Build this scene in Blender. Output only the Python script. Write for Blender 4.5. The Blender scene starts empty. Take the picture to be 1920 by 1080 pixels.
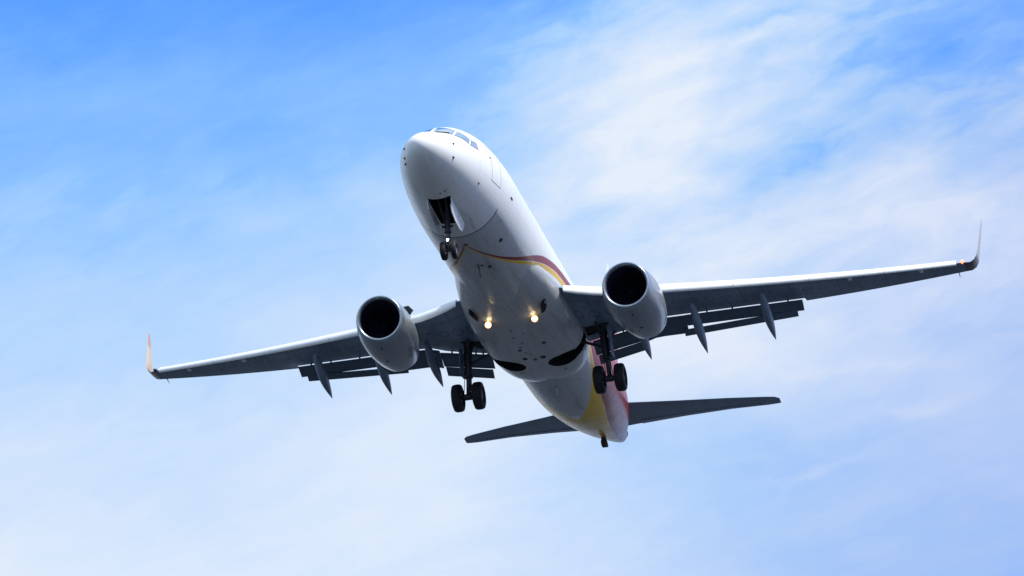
import bpy, bmesh, math, random
import numpy as np
from mathutils import Vector, Matrix

# ------------------------------------------------------------------ frames
# aircraft frame: s metres aft of the nose, y towards the left (port) wing, z up; X = -s
CAM = np.array([129.92157954, 28.93114668, -59.18551412])
RC = np.array([[-0.21740529139549225, 0.9743816307687427, -0.057579309594772726],
               [-0.34845723374088916, -0.1325808382141268, -0.927900790813374],
               [-0.9117633988742013, -0.18166661487078312, 0.36835410343103125]])
FPX = 7617.83
up = np.array([0.0436, 0.0687, 0.0]); up[2] = math.sqrt(1 - up[0]**2 - up[1]**2)   # the jet flies nose up and slightly banked
ex = np.array([1.0, 0, 0]); ex -= ex.dot(up) * up; ex /= np.linalg.norm(ex)
ey = np.cross(up, ex)
M = np.stack([ex, ey, up])                       # aircraft -> world
EYE = np.array([0, 0, 1.7])
def w_of(p): return M @ (np.asarray(p, float) - CAM) + EYE
BASE = np.array([-19.5, 0.0, -3.8])              # thing's base: under the main wheels

scene = bpy.context.scene
# ------------------------------------------------------------------ camera
cd = bpy.data.cameras.new('camera'); cam = bpy.data.objects.new('camera', cd)
scene.collection.objects.link(cam); scene.camera = cam
cd.sensor_width = 36.0; cd.lens = FPX / 1920 * 36.0; cd.clip_start = 0.5; cd.clip_end = 60000
Rw = M @ RC.T                                     # columns: right, down, forward in world
mat = Matrix(((Rw[0, 0], -Rw[0, 1], -Rw[0, 2], EYE[0]), (Rw[1, 0], -Rw[1, 1], -Rw[1, 2], EYE[1]),
              (Rw[2, 0], -Rw[2, 1], -Rw[2, 2], EYE[2]), (0, 0, 0, 1)))
cam.matrix_world = mat

# ------------------------------------------------------------------ sky, sun, exposure
SUN_A = np.array([0.26, 0.54, 0.80]); SUN_A /= np.linalg.norm(SUN_A)      # towards the sun, aircraft frame
SUN_W = M @ SUN_A
s_el = math.asin(SUN_W[2]); s_az = math.atan2(SUN_W[0], SUN_W[1])
ld = bpy.data.lights.new('sun', 'SUN'); ld.energy = 3.1; ld.angle = math.radians(5); ld.color = (1.0, 0.97, 0.92)
so = bpy.data.objects.new('sun', ld); scene.collection.objects.link(so)
so.rotation_euler = Vector(SUN_W).to_track_quat('Z', 'Y').to_euler(); so.location = (0, 0, 300)
scene.view_settings.view_transform = 'Standard'; scene.view_settings.look = 'None'
EXPO = 0.75; scene.view_settings.exposure = EXPO; scene.view_settings.gamma = 1.0

class NG:
    """small helper round a node tree"""
    def __init__(self, nt): self.nt = nt; nt.nodes.clear()
    def n(self, t, **k):
        o = self.nt.nodes.new(t)
        for a, v in k.items(): setattr(o, a, v)
        return o
    def put(self, sock, v):
        if isinstance(v, bpy.types.NodeSocket): self.nt.links.new(v, sock)
        elif isinstance(v, (tuple, list, np.ndarray)) and sock.type == 'RGBA' and len(v) == 3: sock.default_value = (*v, 1)
        else: sock.default_value = v
    def m(self, op, a, b=0.0, c=0.0, clamp=False):
        o = self.n('ShaderNodeMath', operation=op, use_clamp=clamp)
        for i, v in enumerate((a, b, c)): self.put(o.inputs[i], v)
        return o.outputs[0]
    def mul(self, a, b): return self.m('MULTIPLY', a, b)
    def add(self, a, b): return self.m('ADD', a, b)
    def sub(self, a, b): return self.m('SUBTRACT', a, b)
    def vm(self, op, a, b=(0, 0, 0)):
        o = self.n('ShaderNodeVectorMath', operation=op); self.put(o.inputs[0], a); self.put(o.inputs[1], b)
        return o.outputs['Value'] if op == 'DOT_PRODUCT' else o.outputs[0]
    def step(self, v, lo, hi, a=0.0, b=1.0):
        o = self.n('ShaderNodeMapRange', interpolation_type='SMOOTHSTEP')
        for i, q in enumerate((v, lo, hi, a, b)): self.put(o.inputs[i], q)
        return o.outputs[0]
    def mix(self, f, a, b, t='MIX'):
        o = self.n('ShaderNodeMix', data_type='RGBA', blend_type=t)
        self.put(o.inputs[0], f); self.put(o.inputs[6], a); self.put(o.inputs[7], b); return o.outputs[2]
    def noise(self, vec, scale, detail=4.0, rough=0.5, dist=0.0):
        o = self.n('ShaderNodeTexNoise'); self.put(o.inputs['Vector'], vec)
        o.inputs['Scale'].default_value = scale; o.inputs['Detail'].default_value = detail
        o.inputs['Roughness'].default_value = rough; o.inputs['Distortion'].default_value = dist
        return o.outputs['Fac'], o.outputs['Color']
    def comb(self, x, y, z=0.0):
        o = self.n('ShaderNodeCombineXYZ'); self.put(o.inputs[0], x); self.put(o.inputs[1], y); self.put(o.inputs[2], z); return o.outputs[0]

world = bpy.data.worlds.new("World"); scene.world = world; world.use_nodes = True
g = NG(world.node_tree)
sky = g.n('ShaderNodeTexSky', sky_type='NISHITA'); sky.sun_disc = False
sky.sun_elevation = s_el; sky.sun_rotation = s_az; sky.altitude = 50; sky.air_density = 1.0; sky.dust_density = 0.6; sky.ozone_density = 2.5
tc = g.n('ShaderNodeTexCoord').outputs['Generated']
# compass axes of the cloud field (fixed world directions)
KR, KU, KF = Rw[:, 0], -Rw[:, 1], Rw[:, 2]
df = g.vm('DOT_PRODUCT', tc, tuple(KF)); dfc = g.m('MAXIMUM', df, 0.15)
K = FPX / 960.0
px = g.mul(g.m('DIVIDE', g.vm('DOT_PRODUCT', tc, tuple(KR)), dfc), K)
py = g.mul(g.m('DIVIDE', g.vm('DOT_PRODUCT', tc, tuple(KU)), dfc), K)
pv = g.comb(px, py)
# warp so cloud edges are ragged
_, wc = g.noise(pv, 2.2, 7, 0.6)
warp = g.vm('MULTIPLY', g.vm('SUBTRACT', wc, (0.5, 0.5, 0.5)), (0.36, 0.22, 0))
wv = g.vm('ADD', pv, warp)
# cloud cover along the bearing, at six heights above the horizon (0 clear ... 1 thick)
COVER = [(.62, [.00, .02, .04, .05, .18, .52, .74, .40, .34]), (.34, [.27, .31, .31, .31, .42, 1.0, .70, .34, .52]), (.112, [.44, .46, .49, .55, .80, .86, .74, .85, .84]),
         (-.112, [.56, .56, .63, .82, .92, .98, 1.0, .86, .60]), (-.34, [.80, .77, .82, .94, .88, .58, .50, .58, .60]), (-.62, [.94, .94, .92, .90, .86, .72, .60, .52, .45])]
sep = g.n('ShaderNodeSeparateXYZ'); g.put(sep.inputs[0], wv); wx, wy = sep.outputs[0], sep.outputs[1]
bx = g.add(g.mul(wx, .5), .5); dens = None
for i, (h, vals) in enumerate(COVER):
    cr = g.n('ShaderNodeValToRGB'); cr.color_ramp.interpolation = 'B_SPLINE'; el = cr.color_ramp.elements
    while len(el) < len(vals): el.new(.5)
    for k, v in enumerate(vals): el[k].position = k / 8; el[k].color = (v, v, v, 1)
    g.put(cr.inputs[0], bx)
    dens = cr.outputs[0] if dens is None else g.mix(g.step(wy, COVER[i - 1][0], h), dens, cr.outputs[0])
dens = g.m('ADD', dens, 0.0)
def blob(u, v, ru, rv, w, tilt=0.0):
    cx, cy = (u - 960) / 960, (540 - v) / 960; c, s = math.cos(math.radians(tilt)), math.sin(math.radians(tilt))
    d = g.vm('SUBTRACT', wv, (cx, cy, 0))
    a = g.vm('DOT_PRODUCT', d, (c * 960 / ru, s * 960 / ru, 0)); b = g.vm('DOT_PRODUCT', d, (-s * 960 / rv, c * 960 / rv, 0))
    return g.mul(g.m('EXPONENT', g.mul(g.add(g.mul(a, a), g.mul(b, b)), -1.0)), w)
for b in [(1200, 220, 210, 110, .15, 45), (1780, 100, 200, 80, -.10, 25), (1420, 75, 230, 22, .16, 20), (1500, 120, 200, 16, .10, 18), (1480, 45, 120, 12, -.14, 8), (1380, 60, 90, 14, -.10, 12), (1480, 310, 150, 40, -.16, 12),
          (1270, 60, 120, 60, .10, 40), (1500, 440, 330, 40, .12, 10), (1700, 785, 80, 14, .14, 10), (1530, 875, 70, 10, .12, 10), (1600, 700, 160, 16, .10, 2), (1760, 640, 90, 40, -.10, 0), (1150, 350, 110, 30, .08, 10)]:
    dens = g.add(dens, blob(*b))
rot = g.n('ShaderNodeVectorRotate', rotation_type='Z_AXIS'); g.put(rot.inputs['Vector'], pv); rot.inputs['Angle'].default_value = math.radians(-20)
f1, _ = g.noise(g.vm('MULTIPLY', rot.outputs[0], (1.0, 2.2, 1)), 1.9, 8, 0.56, 0.6)
f2, _ = g.noise(g.vm('MULTIPLY', g.vm('ADD', rot.outputs[0], (7.3, 2.1, 0)), (1.0, 2.8, 1)), 6.5, 8, 0.6, 0.5)
tex = g.add(g.mul(g.sub(f1, 0.5), 1.05), g.mul(g.sub(f2, 0.5), 0.75))
amp = g.add(g.step(px, -.25, .25, .27, .76), g.mul(g.step(py, 0.1, -.25, .0, -.42), g.step(px, -.25, .25)))
dens = g.add(dens, g.mul(tex, amp))
# everywhere else in the sky: broken high cloud
f3, _ = g.noise(tc, 2.6, 6, 0.6, 0.3)
far = g.step(f3, 0.34, 0.66, 0.40, 0.95)
wfar = g.step(df, 0.90, 0.975)
cov = g.m('MINIMUM', g.m('MAXIMUM', g.add(g.mul(dens, wfar), g.mul(far, g.sub(1.0, wfar))), 0.0), 1.0)
blue = g.mix(1.0, sky.outputs[0], g.mix(wfar, (.85, 1.0, 1.2, 1), (0.48, 0.97, 1.67, 1)), 'MULTIPLY')
SC = 10 / 2**EXPO
lin = lambda *c: tuple((((v / 255 + .055) / 1.055)**2.4) * SC for v in c) + (1,)
tint = g.step(g.sub(g.mul(px, .9), g.mul(py, .4)), 0.05, 1.15)
veil = g.mix(tint, lin(152, 202, 255), lin(154, 188, 245)); cloud = g.mix(tint, lin(230, 239, 252), lin(208, 220, 248))
col = g.mix(g.step(cov, .0, .55), blue, veil)
col = g.mix(g.m('MULTIPLY', g.m('MAXIMUM', g.sub(cov, .38), 0.0), 1.6, clamp=True), col, cloud)
bg = g.n('ShaderNodeBackground'); g.put(bg.inputs[0], col); bg.inputs[1].default_value = 0.1
wo = g.n('ShaderNodeOutputWorld'); g.nt.links.new(bg.outputs[0], wo.inputs[0])

# ------------------------------------------------------------------ materials
def material(name):
    m = bpy.data.materials.new(name); m.use_nodes = True
    G = NG(m.node_tree); b = G.n('ShaderNodeBsdfPrincipled'); o = G.n('ShaderNodeOutputMaterial')
    G.nt.links.new(b.outputs[0], o.inputs[0]); return m, G, b
def paint(name, col, rough=0.3, coat=0.0, metal=0.0, var=0.12, scale=1.5, streak=(0.25, 1.5, 1.5), bump=0.0):
    m, G, b = material(name)
    oc = G.n('ShaderNodeTexCoord').outputs['Object']
    f, _ = G.noise(G.vm('MULTIPLY', oc, streak), scale, 6, 0.6)
    f2, _ = G.noise(oc, scale * 4, 5, 0.65)
    t = G.add(G.mul(f, 0.6), G.mul(f2, 0.4))
    lo = tuple(c * (1 - var) for c in col); hi = tuple(min(1, c * (1 + var)) for c in col)
    G.put(b.inputs['Base Color'], G.mix(G.step(t, 0.35, 0.65), (*lo, 1), (*hi, 1)))
    G.put(b.inputs['Roughness'], G.step(t, 0.3, 0.7, max(0.02, rough * 0.8), min(1, rough * 1.25)))
    b.inputs['Metallic'].default_value = metal; b.inputs['Coat Weight'].default_value = coat; b.inputs['Coat Roughness'].default_value = 0.06
    if bump:
        bn = G.n('ShaderNodeBump'); bn.inputs['Strength'].default_value = bump; bn.inputs['Distance'].default_value = 0.02
        G.put(bn.inputs['Height'], f2); G.nt.links.new(bn.outputs[0], b.inputs['Normal'])
    return m
def emit(name, col, k):
    m, G, b = material(name)
    b.inputs['Base Color'].default_value = (*col, 1); b.inputs['Emission Color'].default_value = (*col, 1); b.inputs['Emission Strength'].default_value = k
    return m
MW = paint('white_paint', (0.76, 0.77, 0.78), 0.28, 0.4, var=0.05)
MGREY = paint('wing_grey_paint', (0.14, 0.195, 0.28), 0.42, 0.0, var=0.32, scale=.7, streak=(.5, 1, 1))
MWING, G, b = material('wing_panel_paint')
oc = G.n('ShaderNodeTexCoord').outputs['Object']
yy = G.n('ShaderNodeAttribute', attribute_name='span').outputs['Fac']; cc = G.n('ShaderNodeAttribute', attribute_name='chord').outputs['Fac']
f1_, _ = G.noise(G.vm('MULTIPLY', oc, (.5, 1, 1)), .8, 5, .6); f2_, _ = G.noise(G.vm('MULTIPLY', oc, (.3, 1.6, 1)), 3.0, 5, .6)
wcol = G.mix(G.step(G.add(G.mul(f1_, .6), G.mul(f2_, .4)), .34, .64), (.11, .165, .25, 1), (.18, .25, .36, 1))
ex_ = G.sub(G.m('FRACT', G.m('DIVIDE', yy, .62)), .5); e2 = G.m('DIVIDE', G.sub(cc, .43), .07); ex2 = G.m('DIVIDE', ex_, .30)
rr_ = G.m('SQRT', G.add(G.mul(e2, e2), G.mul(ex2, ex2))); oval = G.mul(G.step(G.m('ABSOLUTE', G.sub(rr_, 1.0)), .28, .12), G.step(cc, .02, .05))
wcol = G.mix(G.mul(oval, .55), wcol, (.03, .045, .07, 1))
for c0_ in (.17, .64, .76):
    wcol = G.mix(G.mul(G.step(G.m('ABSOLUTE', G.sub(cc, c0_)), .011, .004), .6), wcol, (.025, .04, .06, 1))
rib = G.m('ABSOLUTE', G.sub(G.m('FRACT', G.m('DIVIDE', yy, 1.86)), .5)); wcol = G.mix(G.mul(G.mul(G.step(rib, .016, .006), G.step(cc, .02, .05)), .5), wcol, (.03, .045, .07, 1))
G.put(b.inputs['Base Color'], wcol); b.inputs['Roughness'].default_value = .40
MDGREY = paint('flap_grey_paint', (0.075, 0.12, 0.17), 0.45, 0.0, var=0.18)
MSLAT = paint('bare_slat_metal', (0.80, 0.81, 0.82), 0.34, 0.2, var=0.05)
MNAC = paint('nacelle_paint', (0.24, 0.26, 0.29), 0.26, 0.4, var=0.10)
MLIP = paint('polished_lip', (0.36, 0.42, 0.49), 0.30, 0.0, metal=0.75, var=0.08)
MDARK = paint('inlet_dark', (0.010, 0.012, 0.035), 0.6, var=0.2)
MFAN = paint('fan_titanium', (0.025, 0.03, 0.06), 0.35, metal=0.6, var=0.2)
MTYRE = paint('tyre_rubber', (0.005, 0.005, 0.010), 0.75, var=0.3, bump=0.2)
MGEAR = paint('gear_steel', (0.025, 0.028, 0.04), 0.4, metal=0.2, var=0.25)
MCHROME = paint('oleo_chrome', (0.5, 0.5, 0.52), 0.2, metal=1.0, var=0.05)
MBAY = paint('bay_dark', (0.006, 0.006, 0.008), 0.8, var=0.3)
MBLACK = paint('black_seal', (0.012, 0.013, 0.016), 0.5, var=0.2)
MGLASS = paint('cockpit_glass', (0.72, 0.78, 0.84), 0.06, 0.3, metal=0.95, var=0.05)
MRED = paint('red_paint', (0.42, 0.02, 0.03), 0.3, 0.4, var=0.08)
MSEAM = paint('door_seam', (.52, .42, .42), .5, var=.1)
MFRAME = paint('window_frame_grey', (.10, .11, .13), .45, var=.1)
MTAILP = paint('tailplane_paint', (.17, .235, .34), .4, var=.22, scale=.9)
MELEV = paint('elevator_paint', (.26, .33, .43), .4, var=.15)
MRIM = paint('wheel_rim', (.22, .23, .26), .4, metal=.4, var=.2)
MEXH = paint('exhaust_metal', (0.16, 0.14, 0.13), 0.4, metal=0.8, var=0.2)
ML1 = emit('landing_lens', (1.0, 0.84, 0.50), 5.0)
MAMB = emit('lamp_glare_ring', (1.0, .50, .16), 1.1)  # glowing amber ring added round the landing lens to stand in for its glare
ML2 = emit('taxi_lens', (1.0, 0.98, 0.92), 7.0)
MNAV = emit('nav_lens_red', (1.0, 0.26, 0.13), 1.6)
MNAVG = emit('nav_lens_green', (0.006, 0.02, 0.012), 0.0)

# ------------------------------------------------------------------ mesh helpers
root = bpy.data.objects.new('airliner', None); scene.collection.objects.link(root)
root.location = Vector(w_of(BASE)); root.rotation_euler = Matrix(M.tolist()).to_euler()
root['label'] = 'white twin-engine passenger jet with red and yellow stripes, flying overhead with landing gear down'
root['category'] = 'airliner'
COL = scene.collection

def obj(name, verts, faces, mats, parent=None, fm=None, smooth=True, attrs=None, sharp=None):
    """verts in (s, y, z)"""
    v = np.asarray(verts, float).copy(); v[:, 0] *= -1; v -= BASE
    me = bpy.data.meshes.new(name); me.from_pydata(v.tolist(), [], [list(map(int, f)) for f in faces])
    if not isinstance(mats, (list, tuple)): mats = [mats]
    for m in mats: me.materials.append(m)
    if fm is not None: me.polygons.foreach_set('material_index', np.asarray(fm, np.int32))
    me.polygons.foreach_set('use_smooth', np.full(len(me.polygons), smooth))
    if attrs:
        for k, a in attrs.items():
            at = me.attributes.new(k, 'FLOAT', 'POINT'); at.data.foreach_set('value', np.asarray(a, np.float32))
    bm = bmesh.new(); bm.from_mesh(me); bmesh.ops.recalc_face_normals(bm, faces=bm.faces); bm.to_mesh(me); bm.free()
    me.update()
    if smooth: me.set_sharp_from_angle(angle=math.radians(sharp or 40))
    o = bpy.data.objects.new(name, me); COL.objects.link(o); o.parent = parent or root
    return o

class MB:
    """collects shapes into one mesh"""
    def __init__(s): s.v = []; s.f = []; s.m = []
    def add(s, v, f, m=0):
        n = len(s.v); s.v += [tuple(map(float, p)) for p in v]; s.f += [[i + n for i in q] for q in f]; s.m += [m] * len(f); return s
    def loft(s, rings, m=0, cap=True, closed=True):
        n = len(rings[0]); v = [p for r in rings for p in r]; f = []
        for i in range(len(rings) - 1):
            for j in range(n if closed else n - 1):
                k = (j + 1) % n; f.append([i * n + j, i * n + k, (i + 1) * n + k, (i + 1) * n + j])
        if cap: f.append(list(range(n))[::-1]); f.append([(len(rings) - 1) * n + j for j in range(n)])
        return s.add(v, f, m)
    def tube(s, a, b, r0, r1=None, n=14, m=0, cap=True):
        a, b = np.array(a, float), np.array(b, float); r1 = r0 if r1 is None else r1
        d = (b - a) / np.linalg.norm(b - a); u = np.cross(d, (0, 0, 1.0) if abs(d[2]) < .9 else (0, 1.0, 0)); u /= np.linalg.norm(u); w = np.cross(d, u)
        return s.loft([[c + r * (math.cos(t) * u + math.sin(t) * w) for t in np.arange(n) * 2 * math.pi / n] for c, r in ((a, r0), (b, r1))], m, cap)
    def lathe(s, c, axis, prof, n=40, m=0, cap=False, mfun=None):
        """prof: (along axis, radius)"""
        c = np.array(c, float); d = np.array(axis, float); d /= np.linalg.norm(d); u = np.cross(d, (0, 0, 1.0) if abs(d[2]) < .9 else (0, 1.0, 0)); u /= np.linalg.norm(u); w = np.cross(d, u)
        return s.loft([[c + d * t + max(r, 1e-4) * (math.cos(q) * u + math.sin(q) * w) for q in np.arange(n) * 2 * math.pi / n] for t, r in prof], m, cap)
    def box(s, lo, hi, m=0, bev=0.0):
        x0, y0, z0 = lo; x1, y1, z1 = hi
        v = [(x, y, z) for x in (x0, x1) for y in (y0, y1) for z in (z0, z1)]
        return s.add(v, [[0, 1, 3, 2], [4, 6, 7, 5], [0, 4, 5, 1], [2, 3, 7, 6], [0, 2, 6, 4], [1, 5, 7, 3]], m)
    def hexa(s, p, m=0):
        """8 points: bottom quad then top quad"""
        return s.add(p, [[3, 2, 1, 0], [4, 5, 6, 7], [0, 1, 5, 4], [1, 2, 6, 5], [2, 3, 7, 6], [3, 0, 4, 7]], m)
    def build(s, name, mats, parent=None, smooth=True, sharp=None): return obj(name, s.v, s.f, mats, parent, s.m, smooth, sharp=sharp)

def boolean_cut(o, cutters):
    """carve the cutters (own material on the cut faces) out of o, then drop the cutters"""
    for c in cutters:
        md = o.modifiers.new('cut', 'BOOLEAN'); md.operation = 'DIFFERENCE'; md.object = c; md.solver = 'EXACT'; md.material_mode = 'TRANSFER'
    bpy.context.view_layer.update(); dg = bpy.context.evaluated_depsgraph_get()
    me = bpy.data.meshes.new_from_object(o.evaluated_get(dg), preserve_all_data_layers=True, depsgraph=dg)
    o.modifiers.clear(); o.data = me
    for c in cutters: bpy.data.objects.remove(c)

def pchip(xs, ys):
    xs, ys = np.array(xs, float), np.array(ys, float); h = np.diff(xs); d = np.diff(ys) / h; m = np.zeros_like(xs)
    for i in range(1, len(xs) - 1):
        if d[i - 1] * d[i] > 0:
            w1, w2 = 2 * h[i] + h[i - 1], h[i] + 2 * h[i - 1]; m[i] = (w1 + w2) / (w1 / d[i - 1] + w2 / d[i])
    m[0], m[-1] = d[0], d[-1]
    def f(x):
        x = np.clip(np.asarray(x, float), xs[0], xs[-1]); i = np.clip(np.searchsorted(xs, x) - 1, 0, len(h) - 1); t = (x - xs[i]) / h[i]
        return (1 + 2 * t) * (1 - t)**2 * ys[i] + t * (1 - t)**2 * h[i] * m[i] + t * t * (3 - 2 * t) * ys[i + 1] + t * t * (t - 1) * h[i] * m[i + 1]
    return f

# ------------------------------------------------------------------ fuselage
# profiles are given against sqrt(s) at the nose so that the radome is round
_q = lambda s: np.sqrt(np.asarray(s, float))
ST = [0, .1, .3, .6, 1.0, 1.5, 1.9, 2.4, 2.9, 3.5, 4.2, 5, 6, 7, 8]
ZT = pchip(_q(ST + [28, 33, 36, 37.4, 38.0]), [-.62, -.36, -.18, .0, .17, .36, .51, .84, 1.12, 1.40, 1.62, 1.82, 1.94, 1.99, 2.0, 2.0, 1.92, 1.75, 1.55, 1.40])
ZB = pchip(_q([0, .1, .3, .6, 1.0, 1.5, 2, 3, 4, 5, 6.5, 8, 23.5, 26, 28, 30, 32, 34, 36, 37.4, 38.0]),
           [-.62, -.90, -1.08, -1.24, -1.39, -1.53, -1.63, -1.78, -1.88, -1.94, -1.99, -2.0, -2.0, -1.93, -1.74, -1.42, -1.00, -.52, .02, .42, .62])
HW = pchip(_q([0, .1, .3, .6, 1, 2, 3, 4, 5, 6, 7, 8, 24, 27, 30, 32, 34, 36, 37.4, 38.0]),
           [0.0, .27, .47, .66, .86, 1.19, 1.42, 1.59, 1.71, 1.80, 1.86, 1.88, 1.88, 1.84, 1.64, 1.42, 1.10, .70, .38, .27])
ZM = pchip(_q([0, 1, 2, 3, 4, 6, 8, 26, 32, 38]), [-.62, -.55, -.42, -.25, -.10, .08, .12, .12, .45, 1.0])
def F(s, th):
    """point of the skin at station s, angle th (degrees from the crown, + = left)"""
    q = math.sqrt(max(s, 0)); t = math.radians(th); c = math.cos(t); zm = float(ZM(q))
    return np.array([s, float(HW(q)) * math.sin(t), zm + c * ((float(ZT(q)) - zm) if c > 0 else (zm - float(ZB(q))))])
def FN(s, th):
    a = F(s + .02, th) - F(max(s - .02, .001), th); b = F(s, th + .5) - F(s, th - .5); n = np.cross(a, b); n /= np.linalg.norm(n)
    p = F(s, th); return n if (n[1] * p[1] + n[2] * (p[2] - float(ZM(math.sqrt(s))))) > 0 else -n
stations = np.concatenate([[0.0], np.linspace(0.05, 2.83, 60)**2, np.arange(8.2, 38.01, .2)])
NR = 144
verts = []; A = {k: [] for k in ('th', 'st', 'ttop', 'tmid', 'tbot')}
TTOP = pchip([0, 6.5, 7.03, 7.68, 8.31, 9.03, 9.71, 10.76, 11.5, 12.5, 13.7, 15.2, 16.7, 18, 20, 22, 24, 26, 27, 38], [181, 180, 176, 168, 159.6, 150, 140.5, 126, 116.5, 106.5, 98.5, 91.5, 87, 84, 78, 62, 38, 12, -5, -9])
TMID = pchip([0, 6.5, 7.1, 7.75, 8.4, 9.17, 10.0, 10.93, 12, 13.42, 15.2, 16.5, 18, 20, 22, 23.8, 25.9, 28.1, 29.4, 32, 36, 38], [182, 181, 177.5, 169.8, 161.8, 152.3, 141.5, 130, 119, 108.2, 99.5, 96.5, 95, 99, 112, 124.6, 135, 142, 147, 154, 162, 165])
TBOT = pchip([0, 6.5, 7.2, 8.04, 9.25, 10.04, 11.15, 11.91, 13.24, 14.43, 15.79, 18, 20, 22, 23.4, 25.3, 26.5, 27.4, 28.2, 38], [183, 181, 178, 168, 154, 145, 132.5, 124.5, 114.8, 108.5, 104, 101, 106, 118, 129, 147, 161, 174, 184, 195])
for s in stations:
    for j in range(NR):
        th = (j + .5) * 360 / NR - 180
        verts.append(F(s if s > 0 else 1e-4, th)); A['th'].append(abs(th)); A['st'].append(s)
        A['ttop'].append(float(TTOP(s))); A['tmid'].append(float(TMID(s))); A['tbot'].append(float(TBOT(s)))
fb = MB(); rings = [verts[i * NR:(i + 1) * NR] for i in range(len(stations))]; fb.loft(rings, 0, True)

MFUS, G, b = material('fuselage_livery')
at = lambda k: G.n('ShaderNodeAttribute', attribute_name=k).outputs['Fac']
th, st, tt, tm, tb = at('th'), at('st'), at('ttop'), at('tmid'), at('tbot')
oc = G.n('ShaderNodeTexCoord').outputs['Object']
fl, _ = G.noise(G.vm('MULTIPLY', oc, (0.10, 0.6, 0.6)), 1.2, 2.5, 0.5)
fs, _ = G.noise(oc, 2.5, 2, 0.5)
mred = G.mul(G.step(G.sub(th, tt), 0, .5), G.step(G.sub(tm, th), 0, .5))
myel = G.mul(G.step(G.sub(th, tm), 0, .5), G.step(G.sub(tb, th), 0, .5))
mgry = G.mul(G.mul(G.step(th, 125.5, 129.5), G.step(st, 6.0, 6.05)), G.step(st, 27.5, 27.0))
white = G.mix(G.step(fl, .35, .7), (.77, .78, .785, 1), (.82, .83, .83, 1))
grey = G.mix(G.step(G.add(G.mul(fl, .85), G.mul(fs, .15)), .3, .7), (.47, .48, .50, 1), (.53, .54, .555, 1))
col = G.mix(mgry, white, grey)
# joint line where the grey belly starts, frame joints and dirt streaks
fj = G.m('ABSOLUTE', G.sub(st, 6.0)); lj = G.mul(G.step(fj, .06, .03), G.step(th, 122, 126))
col = G.mix(G.mul(lj, .8), col, (.04, .05, .07, 1))
col = G.mix(myel, col, (.76, .46, .006, 1)); col = G.mix(mred, col, (.25, .008, .008, 1))
seam = G.m('ABSOLUTE', G.sub(G.m('FRACT', G.m('DIVIDE', G.add(st, .4), 2.55)), .5)); ls = G.mul(G.step(seam, .0045, .0015), G.step(st, 2.0, 2.2))
col = G.mix(G.mul(ls, .32), col, (.1, .1, .12, 1))
for lap in (104.0, 119.0, 148.0, 166.0):
    d_ = G.m('ABSOLUTE', G.sub(th, lap)); col = G.mix(G.mul(G.mul(G.step(d_, .42, .15), G.step(st, 3.0, 3.3)), .22), col, (.1, .1, .12, 1))
gr, _ = G.noise(G.vm('MULTIPLY', oc, (.16, 1.6, 1.0)), 2.2, 4, .6)
col = G.mix(G.mul(G.mul(G.step(gr, .50, .72), G.step(th, 128, 160)), .35), col, (.07, .065, .065, 1))
G.put(b.inputs['Base Color'], col); G.put(b.inputs['Roughness'], G.step(fs, .3, .7, .25, .31))
b.inputs['Specular IOR Level'].default_value = .28; b.inputs['Coat Weight'].default_value = .05; b.inputs['Coat Roughness'].default_value = .05
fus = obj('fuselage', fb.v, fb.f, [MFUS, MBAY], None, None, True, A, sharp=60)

# nose gear bay
c = MB(); c.hexa([(2.75, -.43, -2.6), (4.75, -.40, -2.6), (4.75, .40, -2.6), (2.75, .43, -2.6), (2.75, -.43, -.95), (4.75, -.40, -.95), (4.75, .40, -.95), (2.75, .43, -.95)])
boolean_cut(fus, [c.build('cutter', [MBAY], None, False)])

def patch(name, corners, m, parent, off=.008, n=8, thick=0.0):
    """skin-hugging panel: corners (s, th) in order"""
    (a, bq, cq, d) = [np.array(q, float) for q in corners]; v = []
    for i in range(n + 1):
        for j in range(n + 1):
            u, w = i / n, j / n; q = (a * (1 - u) + bq * u) * (1 - w) + (d * (1 - u) + cq * u) * w
            v.append(F(*q) + FN(*q) * off)
    f = [[i * (n + 1) + j, (i + 1) * (n + 1) + j, (i + 1) * (n + 1) + j + 1, i * (n + 1) + j + 1] for i in range(n) for j in range(n)]
    return obj(name, v, f, m, parent)
def outline(name, corners, m, parent, w=.03, off=.006):
    """thin closed painted line along the skin"""
    mb = MB(); cs = [np.array(q, float) for q in corners]; n = 10
    for k in range(len(cs)):
        p, q = cs[k], cs[(k + 1) % len(cs)]; r = []
        for i in range(n + 1):
            x = p + (q - p) * i / n; P = F(*x); N = FN(*x); T = F(*(x + (q - p) * .01)) - F(*(x - (q - p) * .01)); T /= np.linalg.norm(T); B = np.cross(N, T)
            r.append([P + B * w / 2 + N * off, P - B * w / 2 + N * off])
        v = [y for z in r for y in z]; mb.add(v, [[2 * i, 2 * i + 1, 2 * i + 3, 2 * i + 2] for i in range(n)])
    return mb.build(name, [m], parent)
def disc(name, s, th, r, m, parent, stretch=1.0, off=.010, n=16, h=0.0):
    P, N = F(s, th), FN(s, th); T = F(s + .05, th) - P; T /= np.linalg.norm(T); B = np.cross(N, T)
    mb = MB(); ring = [P + N * off + T * r * stretch * math.cos(t) + B * r * math.sin(t) for t in np.arange(n) * 2 * math.pi / n]
    base = [p - N * (off + .02) for p in ring]
    if h: top = [P + N * (off + h) + (p - P - N * off) * .4 for p in ring]; mb.loft([base, ring, top])
    else: mb.loft([base, ring])
    return mb.build(name, [m], parent, sharp=30)

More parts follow.
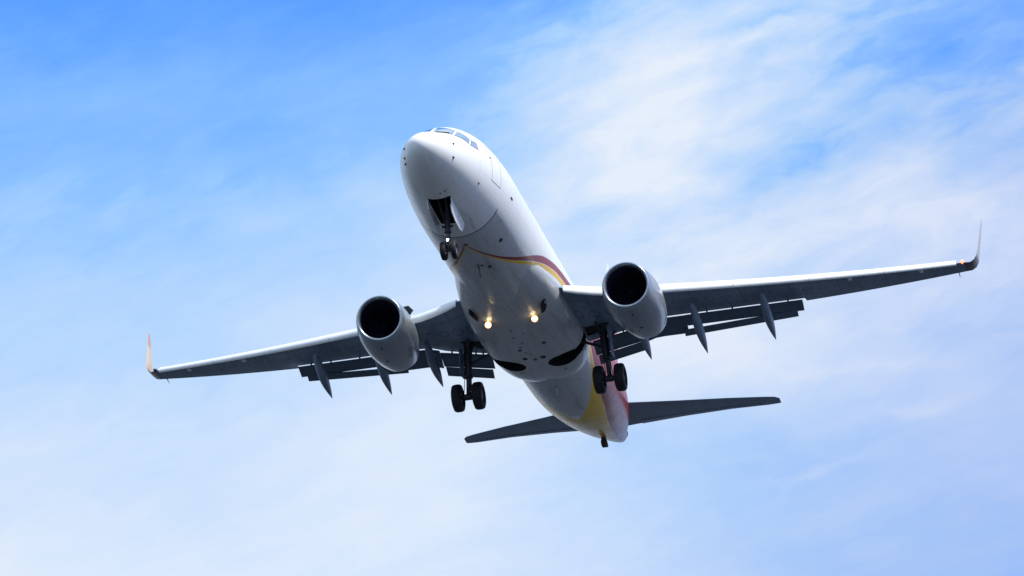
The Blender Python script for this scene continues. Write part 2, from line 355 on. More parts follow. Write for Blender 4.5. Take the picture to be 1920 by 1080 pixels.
# cockpit windows
for sg in (1, -1):
    for cs in ([(1.98, 4), (2.12, 38), (2.86, 30), (2.90, 4)], [(2.16, 43), (2.66, 66), (3.10, 55), (2.84, 36)], [(2.76, 69), (3.40, 74), (3.55, 61), (3.16, 58)]):
        c0 = [(s_, sg * t_) for s_, t_ in cs]; mid = np.mean(c0, axis=0)
        fr = patch('cockpit_window_frame', [tuple(mid + (np.array(q) - mid) * 1.06) for q in c0], MFRAME, fus, .005)
        patch('pane', c0, MGLASS, fus, .012).name = 'cockpit_window'
wp = MB(); wp.tube(F(1.96, 10) + FN(1.96, 10) * .03, F(2.10, 33) + FN(2.1, 33) * .04, .018); wp.build('windscreen_wiper', [MBLACK], fus)
# forward doors and cabin windows
for sg in (1, -1):
    outline('cabin_door', [(4.60, sg * 58), (5.62, sg * 58), (5.63, sg * 104), (4.60, sg * 104)], MSEAM, fus, .03)
for sg in (1, -1):
    k = 0
    for s_ in np.arange(6.4, 30.6, .508):
        if abs(s_ - 17.0) < .3: continue
        a, c1 = F(s_, sg * 73), None
        patch('cabin_window', [(s_ - .12, sg * 54), (s_ + .12, sg * 54), (s_ + .12, sg * 62.5), (s_ - .12, sg * 62.5)], MGLASS, fus, .004, 2)
# probes, vents and antennas
for s_, th_ in ((1.33, 74.4), (1.32, 108.8), (.72, -84), (.86, -108), (1.05, -118)): disc('pitot_probe', s_, th_, .04, MBLACK, fus, 1.6, .01, h=.03)
for s_, th_, r_, st_ in ((3.6, 119.5, .05, 1), (7.86, 141.7, .09, 1.5), (7.07, 100.6, .05, 3), (6.75, 178, .07, 1), (9.3, 168, .07, 1.6), (9.0, 175, .05, 1.4), (2.40, 173.8, .03, 1.5), (2.35, 165.5, .025, 1.5), (4.59, 75.9, .03, 3)):
    disc('vent', s_, th_, r_, MBLACK, fus, st_)
def blade(name, s_, th_, L, H, m, parent, thick=.03, lean=.25):
    P, N = F(s_, th_), FN(s_, th_); mb = MB(); S = np.array([1., 0, 0]); B = np.cross(N, S)
    r = []
    for t, k in ((-.03, 1.0), (.5, .85), (1.0, .6)):
        cc = P + N * H * t + S * lean * max(t, 0); r.append([cc - S * L / 2 * k, cc + B * thick, cc + S * L / 2 * k, cc - B * thick])
    mb.loft(r); return mb.build(name, [m], parent, smooth=False)
blade('blade_antenna', 8.9, 179, .34, .38, MBLACK, fus)
blade('drain_mast', 22.9, 178, .22, .35, MGREY, fus)
blade('blade_antenna', 9.5, 0.5, .34, .35, MW, fus)
# tail skid and APU outlet
sk = MB(); P0 = F(33.45, 180)
sk.loft([[P0 + np.array(q) for q in ((-.10, -.05, .1), (.20, -.05, .2), (.20, .05, .2), (-.10, .05, .1))], [P0 + np.array(q) for q in ((-.05, -.13, -.22), (.35, -.13, -.26), (.35, .13, -.26), (-.05, .13, -.22))], [P0 + np.array(q) for q in ((.05, -.12, -.36), (.33, -.12, -.36), (.33, .12, -.36), (.05, .12, -.36))]])
sk.build('tail_skid', [paint('skid_brown', (.05, .02, .02), .6, var=.3)], root, smooth=False)
ap = MB(); ap.lathe((37.9, 0, 1.01), (1, 0, .12), [(0, .32), (.14, .30), (.15, .26), (-.2, .22), (-.2, 0)], 32); ap.build('tail_exhaust', [MEXH], root)

# ------------------------------------------------------------------ belly fairing
HWf = pchip([11.0, 12.2, 13.5, 14.6, 16, 18.5, 20, 21, 21.8, 22.6], [1.40, 1.62, 1.84, 1.96, 2.05, 2.05, 2.0, 1.88, 1.66, 1.25])
DPf = pchip([11.0, 12.2, 13.5, 14.6, 16, 18.5, 20, 21, 21.8, 22.6], [.92, 1.01, 1.105, 1.19, 1.31, 1.40, 1.38, 1.32, 1.20, .98])
rings = []
for s_ in np.concatenate([np.arange(11.0, 21, .2), np.arange(21, 22.61, .08)]):
    r = []
    for t in np.linspace(0, math.pi, 60):
        c_, q_ = math.cos(t), math.sin(t); n_ = 2 / float(np.interp(s_, [12.5, 16.5], [2.0, 2.7]))
        y = float(HWf(s_)) * math.copysign(abs(c_)**n_, c_); z = -.90 - float(DPf(s_)) * q_**n_ + .05 * math.exp(-(y / .35)**2) * max(0, (s_ - 19) / 3)
        r.append((s_, y, z))
    rings.append([*r, (s_, -float(HWf(s_)) * .9, -.6), (s_, float(HWf(s_)) * .9, -.6)])
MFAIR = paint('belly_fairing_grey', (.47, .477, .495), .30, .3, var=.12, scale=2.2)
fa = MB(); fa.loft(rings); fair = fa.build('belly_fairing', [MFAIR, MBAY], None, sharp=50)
cut = []
for sg in (1, -1):
    cb = MB(); ring = []
    for t in np.linspace(0, 2 * math.pi, 48, endpoint=False):
        ring.append((19.45 + .62 * math.sin(t) , 1.12 + .66 * math.cos(t)))
    hull = [(x, y * sg) for x, y in ring]
    cb.loft([[(x, y, -2.6) for x, y in hull], [(x, y, -1.15) for x, y in hull]]); cut.append(cb.build('cutter', [MBAY], None, False))
    cb = MB(); pts = [(19.05, 1.3), (19.22, 2.5), (19.72, 2.5), (19.95, 1.3)]
    cb.loft([[(x, y * sg, -2.7) for x, y in pts], [(x, y * sg, -1.18) for x, y in pts]]); cut.append(cb.build('cutter', [MBAY], None, False))
boolean_cut(fair, cut)
# landing lights in the fairing, their housings and added glare rings, ram air inlets, drains
for sg in (1, -1):
    L0 = np.array([14.75, sg * .93, -2.14])
    lm = MB(); lm.lathe(L0, (-1, 0, -.35), [(-.2, .02), (-.12, .10), (0, .125), (.02, .125), (.02, .11)], 20, cap=True)
    lo = lm.build('landing_light', [MBLACK], root)
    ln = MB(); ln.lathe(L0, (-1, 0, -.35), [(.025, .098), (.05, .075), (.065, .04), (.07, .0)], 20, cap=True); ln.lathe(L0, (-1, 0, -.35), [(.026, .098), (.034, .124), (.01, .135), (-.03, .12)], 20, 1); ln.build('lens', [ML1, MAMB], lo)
    lp = bpy.data.lights.new('landing_lamp', 'POINT'); lp.energy = .4; lp.color = (1, .62, .30); lp.shadow_soft_size = .08
    lq = bpy.data.objects.new('landing_lamp', lp); COL.objects.link(lq); lq.parent = lo
    v = L0 + np.array([-.22, 0, -.14]); lq.location = Vector((-v[0], v[1], v[2])) - Vector(BASE)
    ri = MB(); n = 18
    ri.loft([[(14.30 + .32 * math.cos(t) + .05 * math.sin(t), sg * (1.40 + .10 * math.sin(t) - .10 * math.cos(t)), -1.925 + .07 * math.sin(t) - .065 * math.cos(t) + dz) for t in np.arange(n) * 2 * math.pi / n] for dz in (.25, -.01)])
    ri.build('ram_air_inlet', [MBAY], root)
rnd = random.Random(4)
for (s_, y_, r_) in ((18.55, -.30, .10), (18.6, .42, .12), (18.75, .08, .07), (16.3, -.28, .05), (16.9, -.05, .05), (17.3, -.22, .06), (17.6, -.3, .07), (17.9, -.12, .05), (15.6, -.2, .04), (17.2, .75, .08), (20.3, -.8, .05), (20.5, .95, .06), (16.0, .2, .04), (18.1, .0, .04)):
    t_ = math.acos(min(.999, max(-.999, math.copysign((abs(y_) / float(HWf(s_)))**1.33, y_)))); z_ = -.90 - float(DPf(s_)) * math.sin(t_)**(2 / 2.7)
    mb = MB(); mb.loft([[(s_ + r_ * 1.3 * math.cos(t), y_ + r_ * math.sin(t), z_ + dz) for t in np.arange(14) * 2 * math.pi / 14] for dz in (.05, -.012)]); mb.build('drain_port', [MBLACK if r_ > .065 else MGREY], fair)

# ------------------------------------------------------------------ wings
LEx = lambda y: 19.911 + .517 * (y - 11) if y >= 4.9 else float(np.interp(y, [1.0, 2.1, 2.8, 3.8, 4.9], [13.8, 14.55, 15.05, 15.85, 16.76]))
LEz = lambda y: -.062 + .154 * (y - 11) + .003 * (y - 11)**2 if y >= 4.9 else float(np.interp(y, [1.0, 2.1, 2.8, 3.8, 4.9], [-1.28, -1.24, -1.28, -1.18, -.90]))
def TEp(y): return (21.45 + .225 * (y - 5), (-.342 + .113 * (y - 11) + .004 * (y - 11)**2) + .39 * ((21.45 + .225 * (y - 5)) - (21.292 + .213 * (y - 11))))
def Wlip(y):
    o_ = (21.697 + .259 * (y - 8.5), -.071 + .099 * (y - 8.5)); i_ = (20.909 + .037 * (y - 3.3), -.755 + .194 * (y - 3.3))
    k = min(1, max(0, (y - 3.9) / .8)); return (i_[0] * (1 - k) + o_[0] * k, i_[1] * (1 - k) + o_[1] * k)
YF = 10.62
UX = [0, .012, .04, .09, .16, .28, .42, .58, .74, .88, 1.0]
def section(le, te, tu, tl, te_t):
    """closed aerofoil ring from trailing edge over the top to the nose and back underneath"""
    le, te = np.array(le, float), np.array(te, float); d = te - le; c = np.linalg.norm(d); nrm = np.array([-d[2], 0, d[0]]) / c
    env = lambda x: 2.6 * (math.sqrt(x) * .62 - .30 * x - .40 * x * x + .08 * x**3)
    upv = [le + d * x + nrm * (tu * env(x) + te_t * x) for x in UX[::-1]]; low = [le + d * x - nrm * (tl * env(x)) for x in UX[1:]]
    return upv + low
def wing_le(y):                                # fixed leading edge behind the slat
    k = np.interp(y, [2, 5, 17], [1.0, 1.0, .55]); return (LEx(y) + .22 * k, LEz(y) + .24 * k)
def slat_ring(y, kk=1.0):
    k = float(np.interp(y, [2, 5, 17], [1.0, 1.0, .6])) * kk; s0, z0 = LEx(y), LEz(y)
    pts = [(.0, .03), (-.03, .11), (.0, .22), (.08, .33), (.22, .43), (.42, .50), (.66, .545), (.66, .53), (.42, .46), (.24, .34), (.14, .18), (.10, .06), (.05, .0)]
    return [(s0 + a * k, y, z0 + b_ * k) for a, b_ in pts]
def flap_ring(p, c_, ang, th_):
    """little aerofoil: nose p (s, y, z), chord, deflection"""
    ca, sa = math.cos(math.radians(ang)), math.sin(math.radians(ang)); r = []
    for x, t in ((1, .012), (.7, .45), (.4, .85), (.15, .9), (.03, .5), (0, 0), (.03, -.35), (.15, -.5), (.4, -.35), (.7, -.15), (1, -.012)):
        a, b_ = x * c_, t * th_; r.append((p[0] + a * ca + b_ * sa, p[1], p[2] - a * sa + b_ * ca))
    return r
MWL_, G, b = material('winglet_livery_base_shade')
oc = G.n('ShaderNodeTexCoord').outputs['Object']
sx = G.n('ShaderNodeSeparateXYZ'); G.put(sx.inputs[0], oc); zz = G.add(sx.outputs[2], float(BASE[2]))
f_, _ = G.noise(oc, 3.0, 5, .6)
base_ = G.mix(G.step(G.add(zz, G.mul(f_, .3)), 1.5, 2.3), (.55, .27, .04, 1), (.62, .48, .30, 1))
base_ = G.mix(G.step(zz, 1.55, 1.40), base_, (.03, .012, .015, 1)); base_ = G.mix(G.step(zz, 2.7, 3.0), base_, (.52, .27, .16, 1))  # dark base: shade at the bend painted in under the livery colours
G.put(b.inputs['Base Color'], base_); b.inputs['Roughness'].default_value = .3; b.inputs['Coat Weight'].default_value = .3

MWO_, G, b = material('winglet_outer_livery_base_shade')
oc = G.n('ShaderNodeTexCoord').outputs['Object']; sx = G.n('ShaderNodeSeparateXYZ'); G.put(sx.inputs[0], oc); zz = G.add(sx.outputs[2], float(BASE[2]))
f_, _ = G.noise(oc, 3.0, 5, .6); base_ = G.mix(f_, (.40, .40, .42, 1), (.46, .46, .48, 1)); base_ = G.mix(G.step(zz, 1.75, 1.45), base_, (.05, .025, .02, 1))  # grey livery, with shade under the bend painted into its dark base
G.put(b.inputs['Base Color'], base_); b.inputs['Roughness'].default_value = .35

def mirror(r, sg): return [(p[0], p[1] * sg, p[2]) for p in r]
for sg in (1, -1):
    wb = MB(); rs = []
    for y in [1.0, 1.6, 2.2, 2.8, 3.4, 4.0, 4.6, 5.2, 6, 7, 8, 9, 10, YF - .01]:
        a, bb = wing_le(y), Wlip(y); c_ = bb[0] - a[0]; rs.append(section((a[0], y, a[1]), (bb[0], y, bb[1]), .065 * c_, .055 * c_, .05))
    for y in [YF + .01, 11.5, 12.5, 13.5, 14.5, 15.5, 16.3, 17.05]:
        a, bb = wing_le(y), TEp(y); c_ = bb[0] - a[0]; rs.append(section((a[0], y, a[1]), (bb[0], y, bb[1]), .055 * c_, .045 * c_, .012))
    wb.loft([mirror(r, sg) for r in rs])
    ys_ = [p[1] for r in rs for p in r]; cc_ = [x for r in rs for x in (UX[::-1] + UX[1:])]
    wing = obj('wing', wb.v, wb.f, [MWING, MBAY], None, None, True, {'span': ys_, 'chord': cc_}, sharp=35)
    # gear leg bay in the wing underside
    cb = MB(); pts = [(18.95, 1.6), (19.1, 3.15), (19.95, 3.15), (20.25, 1.6)]
    cb.loft([[(x, y * sg, -2.4) for x, y in pts], [(x, y * sg, -.98) for x, y in pts]])
    boolean_cut(wing, [cb.build('cutter', [MBAY], None, False)])
    # slats outboard of the engine, krueger flaps inboard
    for (y0, y1) in ((5.45, 8.26), (8.275, 11.11), (11.125, 13.96), (13.975, 16.75)):
        mb = MB(); mb.loft([mirror(slat_ring(y), sg) for y in np.linspace(y0, y1, 6)]); mb.build('slat', [MSLAT], wing, sharp=50)
    mb = MB(); mb.loft([mirror(slat_ring(y, k_), sg) for y, k_ in ((2.15, .75), (2.6, .95), (3.2, 1.0), (3.9, 1.0), (4.35, 1.0))]); mb.build('krueger_flap', [MSLAT], wing, sharp=50)
    # flaps
    def span(fn, y0, y1, n=6):
        m_ = MB(); m_.loft([mirror(fn(y), sg) for y in np.linspace(y0, y1, n)]); return m_
    Lp = lambda y: Wlip(y)
    o_fore = lambda y: flap_ring((Lp(y)[0] - .15, y, Lp(y)[1] - .055 - .06), .56, 30, .085)
    o_aft = lambda y: flap_ring((22.0 + .241 * (y - 8.5), y, -.495 + .14 * (y - 8.5)), .31, 40, .055)
    g_fore = lambda y: flap_ring((Lp(y)[0] - .15, y, Lp(y)[1] - .115), .93, 31, .10)
    i_fore = lambda y: flap_ring((20.76 + .037 * (y - 3.3), y, -.87 + .194 * (y - 3.3)), .74, 30, .10)
    i_aft = lambda y: flap_ring((21.35 + .041 * (y - 3.3), y, -1.28 + .21 * (y - 3.3)), .43, 40, .07)
    def brackets(m_, lip, drop, ys):
        for y in ys:
            a_ = lip(y); m_.tube((a_[0] - .12, y * sg, a_[1] - .02), (a_[0] + .10, y * sg, a_[1] - drop), .035, .035, 8)
        return m_
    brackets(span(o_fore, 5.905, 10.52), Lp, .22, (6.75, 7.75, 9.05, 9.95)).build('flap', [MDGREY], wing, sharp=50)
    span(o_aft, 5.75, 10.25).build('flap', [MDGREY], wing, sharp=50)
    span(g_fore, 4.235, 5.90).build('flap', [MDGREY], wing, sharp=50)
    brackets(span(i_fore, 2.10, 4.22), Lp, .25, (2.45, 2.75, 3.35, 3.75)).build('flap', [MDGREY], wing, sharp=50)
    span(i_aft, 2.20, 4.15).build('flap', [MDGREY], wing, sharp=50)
    # flap track fairings: drooped canoes
    for (tip, fr) in (((22.54, 9.26, -1.36), (19.75, 9.20, -.42)), ((21.79, 6.56, -1.84), (19.0, 6.5, -.80)), ((21.42, 4.32, -1.93), (18.6, 4.3, -1.02))):
        tip, fr = np.array(tip), np.array(fr); rr = []
        for t in np.linspace(0, 1, 16):
            w_ = .18 * max(.02, (math.sin(math.pi * min(1, .08 + .92 * t)**.8)))**.8; dep = .36 * max(.03, math.sin(math.pi * (.06 + .93 * t)**.85))**.8
            cc = fr + (tip - fr) * t + np.array([0, 0, -.20 * math.sin(math.pi * t) * (1 - t) + .10 * t * (1 - t)])
            rr.append([(cc[0], (cc[1] + w_ * math.cos(q)) * sg, cc[2] + dep * (.75 if math.sin(q) > 0 else .9) * math.sin(q)) for q in np.arange(16) * 2 * math.pi / 16])
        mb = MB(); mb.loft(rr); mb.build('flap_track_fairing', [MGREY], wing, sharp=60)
    for y in (12.6, 15.35):
        mb = MB(); mb.loft([[(LEx(y) + .42 + e * .16, (y + .10 * k_ * math.cos(q)) * sg, LEz(y) + .09 + .05 * k_ * math.sin(q)) for q in np.arange(10) * 2 * math.pi / 10] for e, k_ in ((-1, .1), (-.6, .8), (0, 1), (.7, .7), (1, .1))]); mb.build('slat_track_fairing', [MW], wing)
    # blended winglet
    a0, b0 = wing_le(17.045), TEp(17.045); rr = []
    for (y, ls, lz, ts, tz) in ((17.045, a0[0], a0[1], b0[0], b0[1]), (17.28, 23.42, 1.20, 24.42, 1.22), (17.44, 23.58, 1.36, 24.52, 1.36), (17.54, 23.74, 1.60, 24.62, 1.58), (17.60, 23.98, 1.98, 24.74, 1.96), (17.67, 24.32, 2.55, 24.92, 2.53), (17.75, 24.72, 3.2, 25.10, 3.18), (17.80, 25.00, 3.60, 25.18, 3.58)):
        bend = min(1, max(0, (y - 17.07) / .45)); ang = bend * math.radians(82); c_ = ts - ls; ring = section((ls, 0, 0), (ts, 0, 0), .04 * c_, .03 * c_, .006)
        ring = [(p[0], y - p[2] * math.sin(ang), lz + (tz - lz) * (p[0] - ls) / c_ + p[2] * math.cos(ang)) for p in ring]; rr.append(mirror(ring, sg))
    mb = MB(); mb.loft(rr); mb.m = [1 if i < len(mb.f) - 2 and i % 21 >= 10 else 0 for i in range(len(mb.f))]; mb.build('winglet', [MWL_, MWO_], wing, sharp=50)
    nv = MB(); nv.lathe((a0[0] - .02, sg * 16.98, a0[1] + .03), (-1, .3 * sg, 0), [(-.1, .06), (.03, .07), (.1, .05), (.14, .01)], 14, cap=True)
    nv.build('navigation_light', [MNAV if sg > 0 else MNAVG], wing)
    mb = MB(); t_ = TEp(16.75); mb.tube((t_[0] - .05, sg * 16.75, t_[1]), (t_[0] + .28, sg * 16.75, t_[1] - .10), .022, .008); mb.build('static_wick', [MBLACK], wing)

# ------------------------------------------------------------------ engines
EA = np.array([1.0, 0.0, -.012])
for sg in (1, -1):
    E0 = np.array([13.05, sg * 4.88, -1.92]); ax = np.array([1.0, sg * .03, -.03])
    nb = MB()
    # outer cowl from behind the lip, over the fan cowl, back inside the bypass duct
    def ering(t, r, flat=0.0):
        d = ax / np.linalg.norm(ax); c0 = E0 + d * t; out = []
        for q in np.arange(56) * 2 * math.pi / 56:
            yy, z_ = math.cos(q), math.sin(q); rz = r * (1 - flat) if z_ < 0 else r
            out.append((c0[0], c0[1] + r * yy, c0[2] + rz * z_)) if t > .3 else out.append((c0[0] - .10 * z_ * (1 - max(t, 0) / .3), c0[1] + r * yy, c0[2] + rz * z_))
        return out
    prof = [(.28, .975), (.5, 1.02), (.9, 1.075), (1.4, 1.10), (2.0, 1.085), (2.6, 1.02), (3.2, .93), (3.65, .83), (3.66, .79), (3.0, .82)]
    nb.loft([ering(t, r, .03) for t, r in prof], 0, False)
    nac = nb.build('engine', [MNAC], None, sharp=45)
    lb = MB(); lb.loft([ering(t, r, .03 if r > .8 else .02) for t, r in [(.285, .976), (.15, .955), (.06, .93), (.01, .895), (0, .865), (.015, .835), (.06, .805), (.13, .785)]], 0, False); lb.build('inlet_lip', [MLIP], nac, sharp=60)
    ib = MB(); ib.loft([ering(t, r, .02) for t, r in [(.13, .785), (.35, .77), (.6, .765), (1.0, .775), (1.25, .78)]], 0, False); ib.build('inlet_duct', [MDARK], nac)
    fnb = MB(); d = ax / np.linalg.norm(ax); c0 = E0 + d * 1.15
    for k in range(24):
        q = k * 2 * math.pi / 24; rv = np.array([0, math.cos(q), math.sin(q)]); tv = np.array([0, -math.sin(q), math.cos(q)])
        pts = []
        for r_, tw, ch in ((.2, 20, .14), (.5, 45, .20), (.775, 62, .24)):
            ca, sa = math.cos(math.radians(tw)), math.sin(math.radians(tw)); pts.append([c0 + rv * r_ + (d * ca + tv * sa) * ch / 2 * e for e in (-1, 1)])
        v = [p for z in pts for p in z]; fnb.add(v, [[0, 1, 3, 2], [2, 3, 5, 4]])
    fnb.build('fan', [MFAN], nac)
    sb_ = MB(); sb_.lathe(c0 - d * .42, d, [(0, .0), (.06, .05), (.2, .13), (.42, .22), (.55, .22)], 28); sb_.build('spinner', [MFAN], nac)
    bb_ = MB(); bb_.lathe(c0 + d * .2, d, [(0, .78), (.01, 0)], 40); bb_.build('stator_wall', [MDARK], nac)
    xb = MB(); xb.lathe(E0, d, [(2.9, .62), (3.4, .60), (3.9, .50), (4.25, .40), (4.24, .37), (3.9, .36)], 36)
    xb.lathe(E0, d, [(3.9, .26), (4.3, .2), (4.75, .03)], 28); xb.build('exhaust_nozzle', [MEXH], nac)
    # pylon
    pb = MB(); rr = []
    for s_, w_, zl, zh in ((13.75, .05, -.95, -.80), (14.4, .16, -1.0, -.62), (15.4, .20, -1.1, -.50), (16.6, .20, -1.25, -.55), (17.6, .18, -1.15, -.65), (18.9, .06, -.95, -.75)):
        y = sg * 4.85; rr.append([(s_, y - w_, zl), (s_, y + w_, zl), (s_, y + w_ * .8, zh), (s_, y - w_ * .8, zh)])
    pb.loft(rr); pb.build('pylon', [MNAC], nac, sharp=60)
    # inboard strake
    kb = MB(); an = math.radians(50); iy = -sg
    b0_ = E0 + np.array([1.15, iy * 1.05 * math.cos(an), 1.05 * math.sin(an)]); o_ = np.array([0, iy * math.cos(an), math.sin(an)]); t_ = np.array([0, -iy * math.sin(an), math.cos(an)]) * .012
    P = [b0_, b0_ + np.array([1.1, 0, 0]), b0_ + np.array([1.1, 0, 0]) + o_ * .30, b0_ + np.array([.45, 0, 0]) + o_ * .24]
    P = [p - o_ * .03 if i < 2 else p for i, p in enumerate(P)]
    kb.hexa([p - t_ for p in P] + [p + t_ for p in P]); kb.build('strake', [MBLACK], nac, smooth=False)
    for (t, q, r_) in ((.62, -1.50, .035), (1.9, -1.45, .075), (1.6, -1.2, .03), (1.75, -1.9, .04)):
        rr_ = 1.085 * (1 - .03); c_ = E0 + d * t + np.array([0, sg * math.cos(q) * rr_, math.sin(q) * rr_]); nn = np.array([0, sg * math.cos(q), math.sin(q)])
        mb = MB(); mb.lathe(c_ - nn * .08, nn, [(0, r_), (.085, r_), (.09, .0)], 14); mb.build('cowl_vent', [MBLACK], nac)

# ------------------------------------------------------------------ landing gear
def wheel(name, c_, ry, R_, W_, parent, side):
    mb = MB(); h = W_ / 2
    mb.lathe(c_, (0, 1, 0), [(-h * .55, R_ * .52), (-h * .95, R_ * .60), (-h, R_ * .78), (-h * .86, R_ * .93), (-h * .5, R_ * .99), (0, R_), (h * .5, R_ * .99), (h * .86, R_ * .93), (h, R_ * .78), (h * .95, R_ * .60), (h * .55, R_ * .52)], 44)
    rb = mb; rb.lathe(c_, (0, 1, 0), [(-h * .56, R_ * .53), (-h * .35, R_ * .42), (-h * .5, R_ * .2), (-h * .6, .0)], 32, 1); rb.lathe(c_, (0, 1, 0), [(h * .56, R_ * .53), (h * .35, R_ * .42), (h * .5, R_ * .2), (h * .6, .0)], 32, 1)
    return mb.build(name, [MTYRE, MRIM], parent, sharp=60)
for sg in (1, -1):
    top = np.array([19.35, sg * 2.75, -1.02]); axl = np.array([19.53, sg * 2.895, -3.22]); mid_ = top + (axl - top) * .62
    mb = MB(); mb.tube(top, mid_, .17, .15, 18); mb.tube(top + np.array([0, 0, .0]), top + np.array([.0, 0, -.35]), .24, .17, 18); mb.tube(mid_ + np.array([0, 0, .06]), mid_ + np.array([0, 0, -.06]), .185, .185, 18)
    gear = mb.build('main_gear', [MGEAR], None)
    mb = MB(); mb.tube(mid_, axl, .085, .085, 16); mb.build('oleo_piston', [MGEAR], gear)
    mb = MB(); mb.tube(axl + np.array([0, -.50, 0]), axl + np.array([0, .50, 0]), .075, .075, 14); mb.tube(axl + np.array([0, -.14, 0]), axl + np.array([0, .14, 0]), .13, .13, 16); mb.build('axle', [MGEAR], gear)
    mb = MB(); k0 = mid_ + np.array([.2, 0, .05]); k1 = (mid_ + axl) / 2 + np.array([.52, 0, -.02]); k2 = axl + np.array([.12, 0, .06])
    for e in (-.07, .07): mb.tube(k0 + np.array([0, e, 0]), k1, .03, .025, 8); mb.tube(k2 + np.array([0, e, 0]), k1, .03, .025, 8)
    mb.build('torque_link', [MGEAR], gear)
    mb = MB(); mb.tube(top + (axl - top) * .42, (19.5, sg * 1.75, -1.45), .06, .06, 10); mb.tube(top + (axl - top) * .25, (18.7, sg * 2.6, -1.1), .05, .05, 10); mb.tube(top + (axl - top) * .40, (20.2, sg * 3.1, -1.0), .045, .045, 10); mb.build('side_strut', [MGEAR], gear)
    mb = MB(); q0 = top + (axl - top) * .10 + np.array([-.02, sg * .28, 0]); q1 = top + (axl - top) * .60 + np.array([-.02, sg * .26, 0])
    mb.hexa([q1 + np.array([-.30, -.015, 0]), q1 + np.array([.30, -.015, 0]), q1 + np.array([.30, .015, 0]), q1 + np.array([-.30, .015, 0]), q0 + np.array([-.42, -.015, 0]), q0 + np.array([.42, -.015, 0]), q0 + np.array([.42, .015, 0]), q0 + np.array([-.42, .015, 0])]); mb.build('gear_door', [MGREY], gear, smooth=False)
    mb = MB()
    for e in (-.05, .05): mb.tube(mid_ + np.array([-.13, e * 1.8, .3]), axl + np.array([-.1, e * 3, .1]), .014, .014, 6)
    mb.build('brake_hose', [MBLACK], gear)
    for e in (-.425, .425): wheel('wheel', (19.53, sg * (2.895) + e, -3.22), 0, .565, .40, gear, sg)
# nose gear
t0, a0 = np.array([3.92, 0, -1.35]), np.array([4.04, 0, -3.27]); m0 = t0 + (a0 - t0) * .62
mb = MB(); mb.tube(t0, m0, .11, .10, 16); mb.tube(m0 + np.array([0, 0, .05]), m0 + np.array([0, 0, -.05]), .13, .13, 16); ng = mb.build('nose_gear', [MGEAR], None)
mb = MB(); mb.tube(m0, a0, .06, .06, 14); mb.build('oleo_piston', [MGEAR], ng)
mb = MB(); mb.tube(a0 + np.array([0, -.24, 0]), a0 + np.array([0, .24, 0]), .05, .05, 12); mb.build('axle', [MGEAR], ng)
mb = MB(); k1 = (m0 + a0) / 2 + np.array([.33, 0, 0]); 
for e in (-.05, .05): mb.tube(m0 + np.array([.08, e, 0]), k1, .02, .02, 8); mb.tube(a0 + np.array([.06, e, .04]), k1, .02, .02, 8)
mb.build('torque_link', [MGEAR], ng)
mb = MB()
for e in (-.16, .16): mb.tube(t0 + (a0 - t0) * .45 + np.array([-.03, e * .5, 0]), (3.0, e, -1.35), .04, .04, 10)
mb.tube(t0 + (a0 - t0) * .52 + np.array([0, -.2, 0]), t0 + (a0 - t0) * .52 + np.array([0, .2, 0]), .05, .05, 10); mb.build('drag_brace', [MGEAR], ng)
for e in (-.2, .2): wheel('wheel', (4.04, e, -3.27), 0, .345, .20, ng, 1)
lm = MB(); l0 = t0 + (a0 - t0) * .82 + np.array([-.16, 0, 0]); lm.lathe(l0, (-1, 0, -.15), [(-.12, .03), (-.06, .08), (0, .10), (.01, .10), (.01, .085)], 18, cap=True); tl = lm.build('taxi_light', [MGEAR], ng)
lm = MB(); lm.lathe(l0, (-1, 0, -.15), [(.015, .045), (.04, .035), (.05, 0)], 18, cap=True); lm.build('lens', [ML2], ng).name = 'taxi_light_lens'
for sg in (1, -1):
    mb = MB(); rr = []
    for s_, h_ in ((2.80, .34), (3.0, .48), (3.5, .56), (4.2, .56), (4.62, .48), (4.80, .26)):
        zt = float(ZB(math.sqrt(s_))) + .03; y0 = sg * (.435); y1 = sg * (.435 - .03 * h_ / .4)
        rr.append([(s_, y0 - .012, zt), (s_, y0 + .012, zt), (s_, (y0 + y1) / 2 + sg * .03 + .012, zt - h_ / 2), (s_, y1 + .012, zt - h_), (s_, y1 - .012, zt - h_), (s_, (y0 + y1) / 2 + sg * .03 - .012, zt - h_ / 2)])
    mb.loft(rr); mb.build('gear_door', [MW], ng, sharp=30)

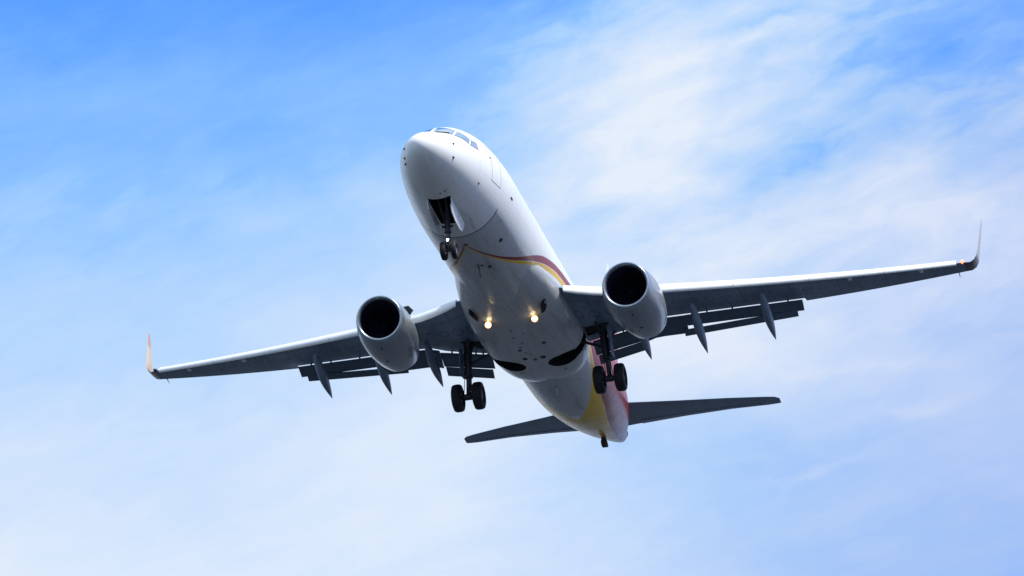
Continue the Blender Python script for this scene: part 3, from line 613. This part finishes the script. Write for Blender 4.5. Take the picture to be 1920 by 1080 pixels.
# ------------------------------------------------------------------ tail
def tail_loft(st_):
    rr = []
    for (y, ls, lz, ts, tz) in st_:
        c_ = ts - ls; rr.append([(p[0], y, p[2]) for p in section((ls, y, lz), (ts, y, tz), .045 * c_, .05 * c_, .01)])
    return rr
for sg in (1, -1):
    mb = MB(); mb.loft([mirror(r, sg) for r in tail_loft([(.35, 33.6, .95, 37.1, 1.03), (1.0, 34.1, 1.03, 37.2, 1.11), (3, 35.35, 1.28, 37.68, 1.38), (5, 36.52, 1.53, 38.18, 1.61), (6.6, 37.55, 1.73, 38.58, 1.7), (7.0, 37.85, 1.78, 38.66, 1.74), (7.17, 38.15, 1.80, 38.7, 1.77)])])
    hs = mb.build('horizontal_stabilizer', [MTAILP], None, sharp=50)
    rr = []
    for (y, ts, tz, c_) in ((1.15, 37.12, 1.13, .80), (3, 37.60, 1.40, .62), (5, 38.10, 1.63, .46), (6.45, 38.48, 1.74, .34)):
        rr.append(mirror(flap_ring((ts - c_ * .55, y, tz - .075), c_ * .62, -3, .045), sg))
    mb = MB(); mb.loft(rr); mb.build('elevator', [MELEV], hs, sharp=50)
rr = []
for (z, ls, ts, th_) in ((1.3, 31.2, 37.6, .22), (2.2, 32.6, 38.0, .30), (3.2, 33.6, 38.25, .28), (5, 34.85, 38.55, .22), (7, 36.2, 38.9, .16), (8.1, 36.92, 39.08, .125), (8.12, 36.93, 39.08, .125), (8.7, 37.3, 39.2, .10), (9.05, 37.62, 39.25, .05)):
    c_ = ts - ls; rr.append([(p[0], p[2] * th_ / .1, z) for p in section((ls, 0, 0), (ts, 0, 0), .05, .05, .0)])
mb = MB(); mb.loft(rr, 0); mb.m = [1 if np.mean([mb.v[i][2] for i in q]) > 8.105 else 0 for q in mb.f]  # top of the red fin painted white to stand in for bright sunlight
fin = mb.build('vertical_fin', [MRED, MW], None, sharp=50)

# ------------------------------------------------------------------ ground far below the picture
MG, G, b = material('ground')
oc = G.n('ShaderNodeTexCoord').outputs['Object']
f1_, _ = G.noise(oc, .004, 6, .6); f2_, _ = G.noise(oc, .08, 5, .6)
G.put(b.inputs['Base Color'], G.mix(G.step(G.add(G.mul(f1_, .6), G.mul(f2_, .4)), .35, .65), (.013, .018, .026, 1), (.028, .035, .045, 1))); b.inputs['Roughness'].default_value = .9
me = bpy.data.meshes.new('ground'); L = 20000.0
me.from_pydata([(-L, -L, 0), (L, -L, 0), (L, L, 0), (-L, L, 0)], [], [[0, 1, 2, 3]]); me.materials.append(MG)
go = bpy.data.objects.new('ground', me); COL.objects.link(go); go['kind'] = 'structure'
